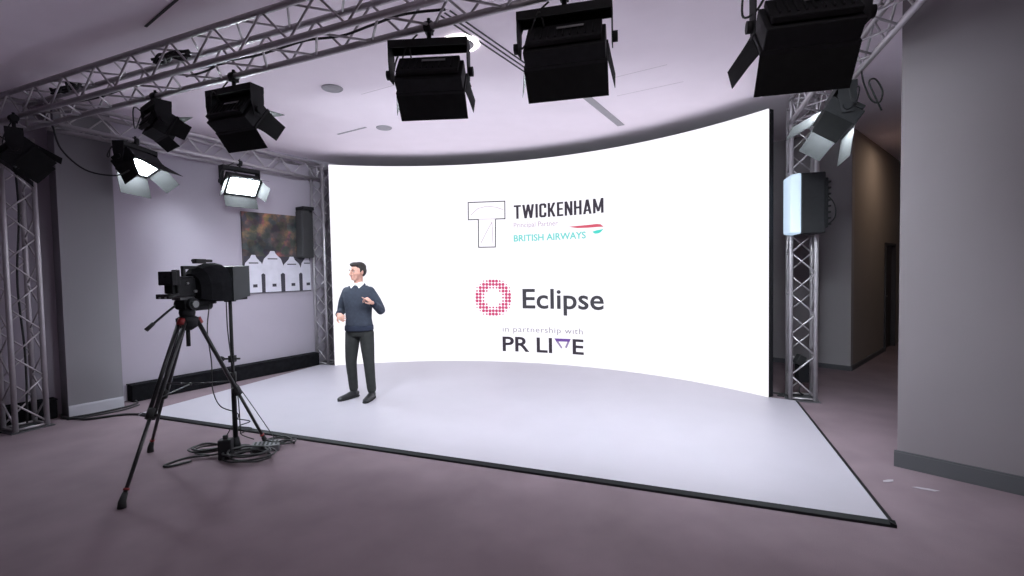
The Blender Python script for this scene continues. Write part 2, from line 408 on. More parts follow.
def stroke_shape(pts, wd, name, m, closed=True, lift=.004):
    """line of given width (m) following pixel points on the screen"""
    P = [on_screen(*p) for p in pts]; Q = [(a*ARC_R, z) for a, z in P]
    mb = MB(); n = len(Q); segs = n if closed else n-1
    for i in range(segs):
        a = Vector(Q[i]); b = Vector(Q[(i+1) % n]); dd = (b-a).normalized(); nn = Vector((-dd.y, dd.x))*wd/2; e = dd*wd/2
        c4 = [a-e-nn, b+e-nn, b+e+nn, a-e+nn]
        mb.add([surf(p.x/ARC_R, p.y, lift) for p in c4]+[surf(p.x/ARC_R, p.y, lift-.002) for p in c4],
               [(0, 1, 2, 3), (7, 6, 5, 4), (0, 4, 5, 1), (1, 5, 6, 2), (2, 6, 7, 3), (3, 7, 4, 0)])
    return mb.build(name, m, scr)
def fill_shape(pts, name, m, lift=.004):
    P = [on_screen(*p) for p in pts]; n = len(P)
    mb = MB(); mb.add([surf(a, z, lift) for a, z in P]+[surf(a, z, lift-.002) for a, z in P],
                      [tuple(range(n)), tuple(range(n, 2*n))[::-1]]+[(i, n+i, n+(i+1) % n, (i+1) % n) for i in range(n)])
    return mb.build(name, m, scr)
# outlined T emblem with faint line-work inside
stroke_shape([(468.2, 202.6), (504.8, 201.2), (505, 218.7), (495.6, 219), (495.4, 247), (478.6, 247.3), (478.4, 219.4), (468.4, 219.8)], .017, 'emblem_outline', 'ink')
mb_ = [(471, 215), (478, 208.5), (487, 206.2), (496, 207.2), (503, 209.5)]
stroke_shape(mb_, .010, 'emblem_linework', 'ink_faint', False)
stroke_shape([(478.4, 219.2), (495.6, 218.9)], .010, 'emblem_linework', 'ink_faint', False)
stroke_shape([(481, 243), (486, 233), (492, 222), (493, 243)], .010, 'emblem_linework', 'ink_faint', False)
# ribbon
fill_shape([(568.3, 226.8), (577, 225.9), (587, 225.0), (597, 223.9), (600.5, 224.2), (603.9, 226.7), (598, 227.0), (588, 227.8), (577, 228.1)], 'ribbon', 'ribbon_red')
fill_shape([(592.2, 231.8), (596, 230.4), (603.6, 228.9), (601, 232.0), (598.5, 233.4), (595, 233.8)], 'ribbon', 'ribbon_teal')
# dotted ring
dm_ = MB()
for i in range(-6, 7):
    for j in range(-6, 7):
        r_ = math.hypot(i, j)
        if r_ < 2.7 or r_ > 5.9: continue
        k = 1.0 if 3.3 < r_ < 5.2 else (.62 if r_ <= 3.3 or r_ < 5.6 else .42)
        a, z = on_screen(493.3+i*3.25, 297.6+j*3.3+i*.02)
        hw = .0285*k; da = hw/ARC_R
        n = 8; ring = [(a+da*math.cos(2*PI*t/n), z+hw*math.sin(2*PI*t/n)) for t in range(n)]
        dm_.add([surf(*q, .004) for q in ring]+[surf(*q, .002) for q in ring], [tuple(range(n)), tuple(range(n, 2*n))[::-1]]+[(t, n+t, n+(t+1) % n, (t+1) % n) for t in range(n)])
dm_.build('dotted_ring', 'dots', scr)
# inverted triangle that stands for the V
fill_shape([(554.4, 338.3), (570.9, 338.9), (569.6, 341.8), (556.2, 341.4)], 'letter_v_bar', 'purple')
fill_shape([(556.0, 341.3), (558.6, 341.4), (562.6, 347.8), (561.2, 348.6)], 'letter_v_stroke', 'purple2')
fill_shape([(567.4, 341.7), (569.6, 341.8), (566.8, 348.3), (565.0, 347.4)], 'letter_v_stroke', 'purple2')

# ------------------------------------------------------------------ truss
SP = .26
def truss(name, label, a, b, side, upv, group, plates=False, end_frames=True, pitch=.27):
    """a,b: centre line ends; side, upv: unit vectors across; one child per chord and per lacing face"""
    a, b = Vector(a), Vector(b); L = (b-a).length; d = (b-a).normalized(); side = Vector(side).normalized(); upv = Vector(upv).normalized()
    o = thing(name, label, 'truss', a if abs(d.z) > .5 else a, 0, group)
    h = SP/2
    cs = [side*h+upv*h, side*h-upv*h, -side*h-upv*h, -side*h+upv*h]
    for c in cs: MB().tube([c, c+d*L], .0245, 10).build('chord', 'alu', o)
    n = max(2, round(L/pitch)); n += n % 2
    for i in range(4):
        p, q = cs[i], cs[(i+1) % 4]; mb = MB()
        m0 = .06; st_ = (L-2*m0)/n
        for k in range(n):
            u = p if k % 2 == 0 else q; v = q if k % 2 == 0 else p
            mb.cyl(u+d*(m0+k*st_), v+d*(m0+(k+1)*st_), .009, 7)
        mb.build('lacing', 'alu', o)
    for t in (.03, L-.03):
        mb = MB()
        for i in range(4): mb.cyl(cs[i]+d*t, cs[(i+1) % 4]+d*t, .012, 8)
        mb.build('end_frame', 'alu', o)
    if plates:
        mb = MB(); X = Matrix((side, upv, d)).transposed()
        mb.box((0, 0, .006), (SP+.10, SP+.10, .012), X); mb.build('base_plate', 'plate', o)
    return o
e1 = Vector((.921, -.389, 0)); e2 = Vector((.389, .921, 0)); ez = Vector((0, 0, 1))
N0 = Vector((-5.27, 5.02, 0)); ZB = 3.31; ZC = ZB+SP/2
G = 'sections of the overhead truss frame'
ctr = N0+e2*(SP/2)+ez*ZC
truss('box_truss', 'long overhead truss beam crossing the front of the frame', ctr-e1*.26, ctr+e1*8.3, e2, ez, G)
la = Vector((-4.403, 6.302, 0)); lb = Vector((-3.40, 8.48, 0)); ld = (lb-la).normalized(); ln_ = Vector((-ld.y, ld.x, 0))
la = la-ld*1.20+ln_*(SP/2)+ez*ZC; lb = lb+ln_*(SP/2)+ez*ZC
truss('box_truss', 'overhead truss beam running back along the white left wall', la, lb, ln_, ez, G)
r0 = N0+e1*7.96+e2*.33+ez*ZC; r1 = N0+e1*7.80+e2*3.90+ez*ZC; rd = (r1-r0).normalized(); rn = Vector((-rd.y, rd.x, 0))
truss('box_truss', 'overhead truss beam running back on the right towards the screen edge', r0, r1, rn, ez, G)
TG = 'upright truss towers'
tl = Vector((-5.30, 4.97, 0))-e1*(SP/2)+e2*(SP/2)
truss('truss_tower', 'upright truss tower at the left edge, on the carpet by the grey pillar', tl, tl+ez*3.16, e1, e2, TG, True)
tb = Vector((-3.385, 8.60, 0)); truss('truss_tower', 'upright truss tower beside the left end of the screen', tb, tb+ez*3.57, e1, e2, TG, True)
tr = Vector((3.52, 5.75, 0)); truss('truss_tower', 'upright truss tower beside the right end of the screen', tr, tr+ez*3.57, e1, e2, TG, True)

# ------------------------------------------------------------------ LED panel lights
LG = 'LED panel lights on the truss frame'
def door_poly(mb, hinge_a, hinge_b, outdir, length, flare, nrm):
    a, b = Vector(hinge_a), Vector(hinge_b); t = (b-a).normalized(); o_ = Vector(outdir)
    P = [a, b, b+o_*length*.35+t*flare*.7, b+o_*length+t*flare, a+o_*length-t*flare, a+o_*length*.35-t*flare*.7]
    mb.prism(P, Vector(nrm)*.003); return mb
def panel_light(label, piv, az, tilt, doors=(40, 40, 40, 40), w=.50, h=.27, dep=.15, L=.19, drop=.27, chord=None, lit='lens', yk=.20, strength=None, flare=.0, group=LG):
    o = thing('panel_light', label, 'stage light', piv, -R(az), group)
    T = Matrix.Rotation(-R(tilt), 4, 'X')
    # yoke: wide folded strap over the head
    ax = w/2+.035
    y = MB()
    y.box((0, 0, yk), (2*ax+.012, .13, .008)); y.box((0, .064, yk-.022), (2*ax+.012, .006, .05)); y.box((0, -.064, yk-.022), (2*ax+.012, .006, .05))
    for sx in (-1, 1):
        y.prism([(sx*ax, -.065, yk), (sx*ax, .065, yk), (sx*ax, .065, .07), (sx*ax, .04, -.05), (sx*ax, -.04, -.05), (sx*ax, -.065, .07)], (sx*.006, 0, 0))
    y.build('yoke', 'yoke', o)
    for sx in (-1, 1): MB().cyl((sx*(ax+.006), 0, 0), (sx*(ax+.035), 0, 0), .032, 14).build('tilt_knob', 'black', o)
    c = MB(); hz = drop
    c.cyl((0, 0, yk), (0, 0, hz-.03), .016, 10); c.box((0, 0, hz-.035), (.05, .06, .02))
    cd = Matrix.Rotation(R(az), 3, 'Z') @ Vector(chord if chord else e1)   # chord direction seen from the lamp
    c.tube([cd*-.025+Vector((0, 0, hz)), cd*.025+Vector((0, 0, hz))], .038, 14)
    c.cyl((0, 0, hz+.03), cd*.0+Vector((0, 0, hz+.055)), .012, 8)
    c.build('clamp', 'black', o)
    b = MB(T)
    b.box((0, .02, 0), (w, dep-.04, h)); b.prism([(-w/2+.02, -dep/2+.03, -h/2+.02), (w/2-.02, -dep/2+.03, -h/2+.02), (w/2-.02, -dep/2+.03, h/2-.02), (-w/2+.02, -dep/2+.03, h/2-.02)], (0, -.035, 0))
    for i in range(9): b.box((-w*.36+w*.09*i, -dep/2-.008, -h*.05), (.012, .016, h*.5))
    body = b.build('housing', 'black', o, .006)
    MB(T).box((.04, -dep/2-.018, h*.06), (.16, .003, .022)).build('name_strip', 'tag', body)
    f = MB(T); yf = dep/2
    for sz in (-1, 1): f.box((0, yf+.012, sz*(h/2-.012)), (w+.02, .026, .028))
    for sx in (-1, 1): f.box((sx*(w/2-.004), yf+.012, 0), (.028, .026, h-.05))
    f.build('front_frame', 'black', o, .003)
    MB(T).box((0, yf+.004, 0), (w-.04, .010, h-.04)).build('lamp_face', lit, o)
    hh = h/2-.002; ww = w/2+.010; y0 = yf+.018
    for nm, a in zip('tblr', doors):
        if a is None: continue
        ca, sa = math.cos(R(a)), math.sin(R(a)); dm = MB(T)
        if nm == 't': door_poly(dm, (-ww, y0, hh), (ww, y0, hh), (0, ca, sa), L, flare, (0, -sa, ca))
        if nm == 'b': door_poly(dm, (ww, y0, -hh), (-ww, y0, -hh), (0, ca, -sa), L, flare, (0, -sa, -ca))
        if nm == 'l': door_poly(dm, (-ww, y0, -hh*.92), (-ww, y0, hh*.92), (-sa, ca, 0), L, -.02, (-ca, -sa, 0))
        if nm == 'r': door_poly(dm, (ww, y0, hh*.92), (ww, y0, -hh*.92), (sa, ca, 0), L, -.02, (ca, -sa, 0))
        dm.build('barn_door', 'black_door', o)
    # supply cable looping from the truss to the head
    zc = hz+.03
    MB().tube(smooth_path([cd*-.10+Vector((0, .02, zc-.05)), cd*-.26+Vector((0, .02, zc-.16)), cd*-.30+Vector((0, .0, yk-.16)), cd*-.24+Vector((0, -.05, yk-.17)), cd*-.15+Vector((0, -.09, yk-.02)), T @ Vector((-.12, -dep/2-.01, .06))]), .006, 6).build('supply_cable', 'cable', o)
    return o
def on_front(t, off): p = N0+e1*t+e2*off; return p
def hang(p, drop=.27): return (p.x, p.y, ZB-drop)
pF = lambda t: on_front(t, SP)
panel_light('black LED panel light seen from behind, below the ring downlight', hang(pF(5.03), .315), 4, 38, (35, 14, 14, 10), w=.46, h=.21, dep=.14, yk=.205, drop=.315, L=.18)
panel_light('black LED panel light seen from behind, middle one over the screen logos', hang(pF(5.99), .30), 14, 38, (35, 14, 14, 10), w=.49, h=.22, dep=.14, yk=.19, drop=.30, L=.20)
panel_light('biggest black LED panel light, hanging before the right truss beam', hang(pF(7.262), .44), 14, 42, (40, 12, 28, 2), w=.435, h=.25, yk=.25, drop=.44, L=.21)
panel_light('dark panel light hung between the round-ended one and the ring downlight', hang(pF(3.10), .31), 20, 36, (40, 14, 30, 20), w=.43, h=.24, drop=.31, yk=.20, L=.17)
panel_light('black panel light with round yoke end, behind the lit lamp by the pillar', hang(pF(2.05), .25), 38, 26, (40, 15, 20, 15), w=.32, h=.21, drop=.25, yk=.17, L=.12, lit='lamp_off')
def on_left(s, side=0): p = la+ld*s; return p-ln_*(SP/2)*(1 if side == 0 else -1)
def hangl(s, side=0, drop=.27): p = on_left(s, side); return (p.x, p.y, ZB-drop)
panel_light('lit LED panel light with spread white-lit doors near the grey pillar', hangl(.74, 0, .25), 88, 56, (25, 25, 25, 20), w=.48, chord=ld, lit='lens_side', drop=.25, L=.27, yk=.18)
panel_light('lit LED panel light hanging above the jersey picture on the left wall', hangl(2.10, 0, .31), 122, 36, (25, 40, 15, 40), w=.46, h=.30, chord=ld, lit='lens_side', drop=.31, yk=.23)
panel_light('dark tilted panel light at the left edge, up on the left truss tower', (-5.02, 4.86, 2.93), 45, 40, (10, 5, 5, 0), w=.34, h=.30, drop=.34, chord=e1, L=.20, lit='lamp_off')
def on_right(s): p = r0+rd*s; return p+rn*(SP/2)
p = on_right(2.05); panel_light('lit panel light with fanned doors, hung above the right truss tower', (p.x+.10, p.y-.03, ZB-.38), -66, 55, (28, 28, 28, 28), w=.46, lit='lens_side', chord=rd, drop=.38, L=.25)

# soft light fixed on the right tower
sp = thing('soft_light', 'upright panel light with glowing white diffuser, clamped to the right truss tower', 'stage light', (3.415, 5.50, 2.33), R(73))
MB().box((0, -.03, 0), (.34, .24, .68)).box((0, -.16, 0), (.26, .06, .56)).build('housing', 'black', sp, .012)
MB().add([(-.18, .09, -.345), (.18, .09, -.345), (.18, .09, .345), (-.18, .09, .345), (-.16, .20, -.33), (.16, .20, -.33), (.16, .20, .33), (-.16, .20, .33)],
         [(3, 2, 1, 0), (4, 5, 6, 7), (0, 1, 5, 4), (1, 2, 6, 5), (2, 3, 7, 6), (3, 0, 4, 7)]).build('diffuser', 'lens_soft', sp, .02)
fin = MB()
for i in range(8): fin.box((0, -.20, -.24+.068*i), (.22, .04, .02))
fin.build('heat_sink', 'black', sp)
MB().box((.08, -.10, .0), (.24, .035, .05)).box((.20, -.10, 0), (.03, .10, .10)).build('mount_arm', 'black', sp, .004)
MB().tube(smooth_path([(0, -.19, .12), (.02, -.29, .0), (.04, -.30, -.16), (.10, -.20, -.26), (.12, -.12, -.30)]), .007, 6).build('supply_cable', 'cable', sp)

# clamp-on cable runs on the trusses
def cable(label, pts, r=.008, cat='cable', group=None, m='cable', name='cable'):
    o = MB().tube(smooth_path(pts), r, 7).build(name, m); return tag(o, label, cat, group)
cable('black cable drooping from the truss corner to the lit lamp by the pillar', [(-4.95, 5.20, 3.29), (-4.90, 5.23, 3.05), (-4.72, 5.31, 2.84), (-4.52, 5.45, 2.80), (-4.42, 5.55, 2.88)], .009)
cable('tangled black cable hanging beside the biggest panel light', [(3.03, 4.12, 3.28), (3.00, 4.05, 3.15), (3.06, 4.05, 3.02), (3.14, 4.06, 3.00), (3.18, 4.08, 3.10), (3.12, 4.08, 3.20), (3.05, 4.06, 3.17), (3.10, 4.06, 3.05), (3.16, 4.06, 2.93)], .007)
def truss_run(label, t0, t1, o2, z, r, sd):
    rg = random.Random(sd); n = 9
    cable(label, [tuple(on_front(t0+(t1-t0)*k/n, o2+rg.uniform(-.04, .04))+ez*(z+rg.uniform(-.012, .02))) for k in range(n+1)], r, group='cable runs inside the front truss beam')
truss_run('black cable run inside the front truss beam at its left end', .1, 3.2, .10, ZB+.05, .012, 4)
truss_run('thin black cable run inside the front truss beam, its middle part', 2.6, 5.2, .17, ZB+.05, .009, 6)
for k_, (t_, z_, lb_) in enumerate(((.95, ZB+.20, 'dark cable bundle strapped in the truss above the corner'), (2.55, ZB+.20, 'dark cable bundle strapped in the truss behind the dark panel light'))):
    mb = MB()
    for j in range(5):
        rg = random.Random(k_*9+j); mb.tube(smooth_path([tuple(on_front(t_-.22+.11*i, .10+rg.uniform(-.05, .05))+ez*(z_+rg.uniform(-.03, .03))) for i in range(5)]), .012, 6)
    tag(mb.build('cable_bundle', 'cable'), lb_, 'cable bundle', 'cable runs inside the front truss beam')
def tower_cable(label, c, dx): cable(label, [(c.x+dx, c.y, 3.2), (c.x+dx+.02, c.y+.02, 2.4), (c.x+dx-.02, c.y, 1.6), (c.x+dx+.01, c.y+.01, .8), (c.x+dx, c.y, .06)], .010)
tower_cable('black cable running down inside the left truss tower', tl, .02)

# ------------------------------------------------------------------ speaker, picture, small wall things
sx = thing('loudspeaker', 'slim black loudspeaker mounted between the jersey picture and the truss tower', 'speaker', (-3.60, 8.30, 2.33), R(-34))
MB().box((0, 0, 0), (.20, .20, .82)).build('cabinet', 'speaker', sx, .012)
MB().box((0, -.104, 0), (.18, .008, .78)).build('grille', 'grille', sx, .003)
MB().box((.02, .0, .44), (.24, .20, .06)).box((.09, .06, .41), (.05, .05, .08)).build('bracket', 'black', sx, .006)
pw0, pw1, pz0, pz1 = 1.585, 2.76, 1.34, 2.65
pc = lw((pw0+pw1)/2)
pic = thing('wall_picture', 'wide printed canvas of white jerseys below a dark crowd on the left wall', 'picture', (pc.x, pc.y, (pz0+pz1)/2), math.atan2(LD.y, LD.x))
W_, H_ = pw1-pw0, pz1-pz0
MB().box((0, -.016, 0), (W_, .030, H_)).build('canvas', 'crowd', pic, .002)
sh = MB(); shd = MB()
lowest = -H_/2
MB().box((0, -.0325, lowest+.30), (W_-.004, .003, .60)).build('print_background', 'print_dark', pic)
for i, (cx, top, hw) in enumerate(((-.43, .62, .155), (-.11, .69, .17), (.23, .60, .165), (.52, .62, .12))):
    z = lowest
    P = [(cx-hw*.80, z+.01), (cx-hw*.78, z+.30), (cx-hw*1.12, z+.34), (cx-hw*1.10, z+top-.24), (cx-hw*.85, z+top-.13), (cx-hw*.35, z+top-.05), (cx-hw*.2, z+top), (cx+hw*.2, z+top), (cx+hw*.35, z+top-.05), (cx+hw*.85, z+top-.13), (cx+hw*1.10, z+top-.24), (cx+hw*1.12, z+.34), (cx+hw*.78, z+.30), (cx+hw*.80, z+.01)]
    P = [(max(-W_/2+.004, min(W_/2-.004, x)), zz) for x, zz in P]
    sh.prism([(x, -.0345, zz) for x, zz in P], (0, -.002, 0))
    shd.box((cx, -.0372, z+top-.13), (hw*1.0, .001, .018)); shd.box((cx+hw*.1, -.0372, z+.12), (.07, .001, .05))
sh.build('printed_jerseys', 'print_white', pic); shd.build('printed_pattern', 'print_dark', pic)
sw = COR+GD*2.52
o = thing('wall_socket', 'small dark socket on the grey rear wall beside the screen', 'socket', (sw.x-.742*.01, sw.y-.671*.01, 1.33), math.atan2(GD.y, GD.x)+PI)
MB().box((0, 0, 0), (.09, .02, .09)).build('back_plate', 'plate', o, .003)
MB().box((0, -.02, 0), (.05, .03, .05)).build('plug', 'rubber', o, .006)
o = thing('power_unit', 'small black power unit hanging inside the foot of the right truss tower', 'power unit', (3.56, 5.80, .30))
MB().box((0, 0, .0), (.13, .10, .22)).build('case', 'black', o, .01)
MB().box((-.04, -.02, .17), (.10, .08, .12), Matrix.Rotation(.5, 3, 'Y')).build('plug', 'rubber', o, .01)
MB().tube(smooth_path([(.0, 0, -.10), (-.05, -.03, -.22), (.03, .02, -.275), (-.10, .05, -.28)]), .008, 6).build('lead', 'cable', o)

# ------------------------------------------------------------------ ceiling fittings
def disc(name, label, cat, x, y, r, m='fitting', lit=None, group=None):
    o = thing(name, label, cat, (x, y, CZ), 0, group)
    MB().lathe([(r, 0), (r, -.006), (r*.93, -.014), (r*.80, -.016), (r*.78, -.010)]).build('rim', m, o)
    MB().lathe([(r*.77, -.004), (r*.77, -.011), (r*.4, -.014), (r*.05, -.015)]).build('grille' if not lit else 'baffle', m, o)
    return o
disc('ceiling_speaker', 'round grey ceiling speaker left of the first black panel light', 'ceiling speaker', -1.96, 5.35, .115, group='round ceiling speakers')
disc('ceiling_speaker', 'small round ceiling speaker just above the screen top', 'ceiling speaker', -1.78, 6.82, .11, group='round ceiling speakers')
o = thing('ring_downlight', 'glowing ring-shaped downlight in the ceiling', 'ceiling light', (-.42, 4.36, CZ))
n_ = 32; rp = [(.165, 0), (.165, -.012), (.155, -.020), (.125, -.020), (.12, -.012), (.12, 0)]
MB().lathe(rp).build('lamp_ring', 'ring', o); MB().lathe([(.119, 0), (.119, -.020), (.03, -.024)]).build('centre_cap', 'fitting', o)
def slot(name, label, cat, a, b, w, m, n=1, gap=0.):
    a, b = Vector(a), Vector(b); c = (a+b)/2; L = (b-a).length
    o = thing(name, label, cat, (c.x, c.y, CZ), math.atan2((b-a).y, (b-a).x))
    for i in range(n):
        yy = (i-(n-1)/2)*gap
        MB().box((0, yy, -.003), (L, w, .006)).build('slot', m, o)
    MB().box((L/2+.01, 0, -.002), (.02, gap*(n-1)+w, .004)).box((-L/2-.01, 0, -.002), (.02, gap*(n-1)+w, .004)).build('end_cap', 'ceiling', o)
slot('slot_diffuser', 'three dark parallel ceiling slots between the two middle panel lights', 'air vent', (-.50, 3.85, 0), (.22, 4.98, 0), .014, 'slot', 3, .055)
slot('linear_vent', 'pale grey linear vent in the ceiling near the screen', 'air vent', (.90, 5.70, 0), (1.62, 6.92, 0), .10, 'fitting', 1)
slot('ceiling_rail', 'single dark slot in the ceiling above the front truss at upper left', 'ceiling slot', (-2.98, 3.98, 0), (-2.42, 3.58, 0), .018, 'slot')
slot('ceiling_rail', 'thin grey slot in the ceiling beside the small round speaker', 'ceiling slot', (-2.54, 7.10, 0), (-2.02, 6.78, 0), .03, 'fitting')
jt = MB()
for a, b in (((1.15, 5.2), (1.62, 4.9)), ((1.30, 5.75), (1.95, 5.35)), ((-1.7, 5.55), (-.9, 5.1))):
    a, b = Vector(a), Vector(b); c = (a+b)/2
    jt.box((c.x, c.y, CZ-.001), ((b-a).length, .008, .002), Matrix.Rotation(math.atan2((b-a).y, (b-a).x), 3, 'Z'))
struct('trim_1', jt, 'joint')

# ------------------------------------------------------------------ tripod
apex = Vector((-2.81, 4.08, 1.27))
tp = thing('camera_tripod', 'tall black video tripod with red collars standing on the carpet', 'tripod', (apex.x, apex.y, 0))
feet = [Vector((-2.797, 3.30, 0)), Vector((-3.41, 4.37, 0)), Vector((-2.37, 4.46, 0))]
A_ = Vector((0, 0, 1.25))
for f_ in feet:
    fl = f_-Vector((apex.x, apex.y, 0)); out = fl.normalized(); side = Vector((-out.y, out.x, 0))
    top = A_+out*.07; foot = fl+Vector((0, 0, .035)); mid = top.lerp(foot, .56)
    g = MB()
    for s_ in (-1, 1): g.cyl(top+side*.026*s_, mid+side*.020*s_, .0155, 10)
    g.cyl(top.lerp(foot, .52), top.lerp(foot, .97), .0135, 10)
    lg = g.build('leg', 'carbon', tp)
    ax = (foot-top).normalized()
    MB().cyl(top-ax*.02, top+ax*.035, .036, 12).build('leg_collar', 'red', lg)
    MB().cyl(mid-ax*.05, mid+ax*.03, .034, 12).cyl(mid+side*.02, mid+side*.065, .012, 8).build('leg_lock', 'rubber', lg)
    MB().tube([foot-ax*.07, foot-ax*.01, Vector((foot.x, foot.y, .0))], [.018, .024, .028], 12).build('rubber_foot', 'rubber', lg)
    MB().cyl(foot-ax*.10, foot-ax*.085, .020, 12).build('leg_band', 'red', lg)
sp_ = MB(); hub = Vector((0, 0, .70))
for f_ in feet:
    fl = f_-Vector((apex.x, apex.y, 0)); out = fl.normalized(); top = A_+out*.07
    sp_.cyl(hub, top.lerp(fl, .46), .006, 8)
sp_.ell(hub, (.014, .014, .012)); sp_.build('spreader', 'carbon', tp)
MB().lathe([(.03, 1.17), (.075, 1.20), (.085, 1.25), (.085, 1.275), (.06, 1.29)]).cyl((0, 0, 1.03), (0, 0, 1.18), .016, 10).build('bowl', 'black', tp)
# fluid head
AZ = R(14)
camrot = -AZ
hd = thing('fluid_head', 'black fluid head with long pan handle on top of the tripod', 'tripod head', (apex.x, apex.y, 1.29), camrot)
MB().lathe([(.055, 0), (.062, .03), (.058, .07)]).box((0, 0, .105), (.10, .13, .08)).cyl((-.085, 0, .105), (.085, 0, .105), .052, 18).build('head_body', 'black', hd, .004)
MB().box((0, .01, .155), (.09, .22, .022)).build('sliding_plate', 'plate', hd, .003)
MB().cyl((.085, 0, .105), (.10, 0, .105), .03, 14).cyl((-.1, 0, .105), (-.085, 0, .105), .03, 14).build('drag_knob', 'tag', hd)
hb = MB().tube([(-.06, -.05, .10), (-.09, -.10, .05), (-.13, -.25, -.08)], .0095, 8).build('pan_handle', 'black', hd)
MB().tube([(-.119, -.205, -.04), (-.133, -.26, -.09)], [.015, .017], 10).build('grip', 'rubber', hb)
# broadcast camera
vc = thing('video_camera', 'black broadcast video camera mounted on the tripod head', 'camera', (apex.x+math.sin(AZ)*.05, apex.y+math.cos(AZ)*.05, 1.456), camrot)
MB().box((0, -.03, .085), (.115, .30, .155)).box((0, -.03, .17), (.085, .24, .02)).build('camera_body', 'black', vc, .012)
MB().box((0, .01, .255), (.03, .19, .028)).box((0, .09, .215), (.028, .03, .07)).box((0, -.07, .215), (.028, .03, .07)).build('top_handle', 'rubber', vc, .006)
MB().cyl((0, .12, .085), (0, .20, .085), .052, 20).cyl((0, .20, .085), (0, .275, .085), .060, 20).build('zoom_lens', 'black', vc)
MB().box((.085, .17, .07), (.06, .13, .09)).build('lens_grip', 'rubber', vc, .012)
MB().box((-.01, -.185, .085), (.09, .04, .10)).build('battery', 'black', vc, .008)
vf = MB().box((.0, -.215, .165), (.15, .045, .115)).box((.045, -.18, .17), (.05, .04, .13)).build('viewfinder_monitor', 'black', vc, .006)
MB().box((.0, -.239, .165), (.12, .003, .09)).build('monitor_screen', 'glass', vf)
MB().tube([(.0, -.245, .175), (.0, -.19, .20), (0, -.13, .23)], .010, 8).build('monitor_arm', 'rubber', vc)
for s_ in (-1, 1): MB().cyl((s_*.03, -.27, .005), (s_*.03, .26, .005), .0075, 8).build('rail', 'leg_alu', vc)
MB().box((0, -.25, .015), (.16, .02, .04)).cyl((.08, -.29, .01), (.08, -.19, .03), .014, 8).build('shoulder_bar', 'rubber', vc, .004)
MB().cyl((.056, .075, .075), (.075, .075, .075), .016, 12).build('record_button', 'red', vc)
MB().cyl((.058, -.02, .05), (.075, -.02, .05), .013, 10).cyl((.058, -.09, .12), (.07, -.09, .12), .010, 10).build('control_dial', 'tag', vc)
MB().box((.02, .07, .31), (.05, .10, .04)).cyl((.02, .0, .315), (.02, .20, .315), .013, 10).build('top_microphone', 'rubber', vc, .004)
# teleprompter in front of the lens
tpz = thing('teleprompter', 'black hooded teleprompter in front of the video camera lens', 'teleprompter', (apex.x+math.sin(AZ)*.21, apex.y+math.cos(AZ)*.21, 1.38), camrot)
hood = MB()
nseg = 9; P0 = []; prof = [(-.19, 0), (-.19, .17), (-.15, .27), (-.08, .325), (0, .345), (.08, .325), (.15, .27), (.19, .17), (.19, 0)]
vs = []; 
for yy, k in ((-.17, .62), (-.11, .86), (-.02, .98), (.09, 1.0)):
    for x, z in prof: vs.append((x*k, yy, .03+z*k+(1-k)*.09))
fs = []
for i in range(3):
    for j in range(8): fs.append((i*9+j, i*9+j+1, (i+1)*9+j+1, (i+1)*9+j))
    fs.append((i*9+8, i*9, (i+1)*9, (i+1)*9+8))
fs += [tuple(range(9))[::-1], tuple(27+j for j in range(9))]
hood.add(vs, fs); hood.build('cloth_hood', 'cloth_black', tpz)
hb_ = MB()
hb_.add([(-.20, .09, .02), (.20, .09, .02), (.20, .09, .335), (-.20, .09, .335), (-.215, .265, .06), (.215, .265, .06), (.215, .265, .345), (-.215, .265, .345),
         (-.19, .265, .085), (.19, .265, .085), (.19, .265, .325), (-.19, .265, .325), (-.18, .11, .06), (.18, .11, .06), (.18, .11, .315), (-.18, .11, .315)],
        [(0, 1, 5, 4), (1, 2, 6, 5), (2, 3, 7, 6), (3, 0, 4, 7), (3, 2, 1, 0), (4, 5, 9, 8), (5, 6, 10, 9), (6, 7, 11, 10), (7, 4, 8, 11), (8, 9, 13, 12), (9, 10, 14, 13), (10, 11, 15, 14), (11, 8, 12, 15), (12, 13, 14, 15)])
hb_.build('glass_housing', 'hood_grey', tpz)
MB().add([(-.175, .27, .09), (.175, .27, .09), (.175, .13, .31), (-.175, .13, .31), (-.175, .274, .092), (.175, .274, .092), (.175, .134, .312), (-.175, .134, .312)],
         [(3, 2, 1, 0), (4, 5, 6, 7), (0, 1, 5, 4), (1, 2, 6, 5), (2, 3, 7, 6), (3, 0, 4, 7)]).build('beam_glass', 'glass', tpz)
MB().box((0, .12, .045), (.36, .30, .035)).build('text_monitor', 'black', tpz, .004)
MB().box((0, -.08, .02), (.10, .26, .035)).cyl((-.0, -.13, -.01), (.0, .02, -.01), .04, 14).build('mount', 'black', tpz, .006)

# support stand below the prompter
px_, py_ = -2.60, 4.355
sd = thing('support_stand', 'black pole stand holding up the teleprompter, cables around its base', 'stand', (px_, py_, 0))
MB().cyl((0, 0, .04), (0, 0, .72), .021, 12).build('lower_pole', 'black', sd)
MB().cyl((0, 0, .70), (0, 0, 1.405), .015, 12).box((0, 0, 1.40), (.07, .07, .012)).build('upper_pole', 'rubber', sd)
MB().cyl((0, 0, .66), (0, 0, .74), .028, 12).cyl((-.11, 0, .865), (.07, 0, .865), .009, 8).ell((-.105, 0, .865), (.035, .022, .026)).box((0, 0, .865), (.05, .05, .06)).build('clamp', 'rubber', sd)
MB().cyl((0, 0, 0), (0, 0, .018), .13, 24).cyl((0, 0, .018), (0, 0, .13), .045, 14, .03).build('base', 'black', sd)
bx = thing('power_box', 'black power box on the carpet against the stand base', 'power box', (px_+.09, py_-.02, 0), R(12))
bx.location = (px_+.02, py_-.185, 0)
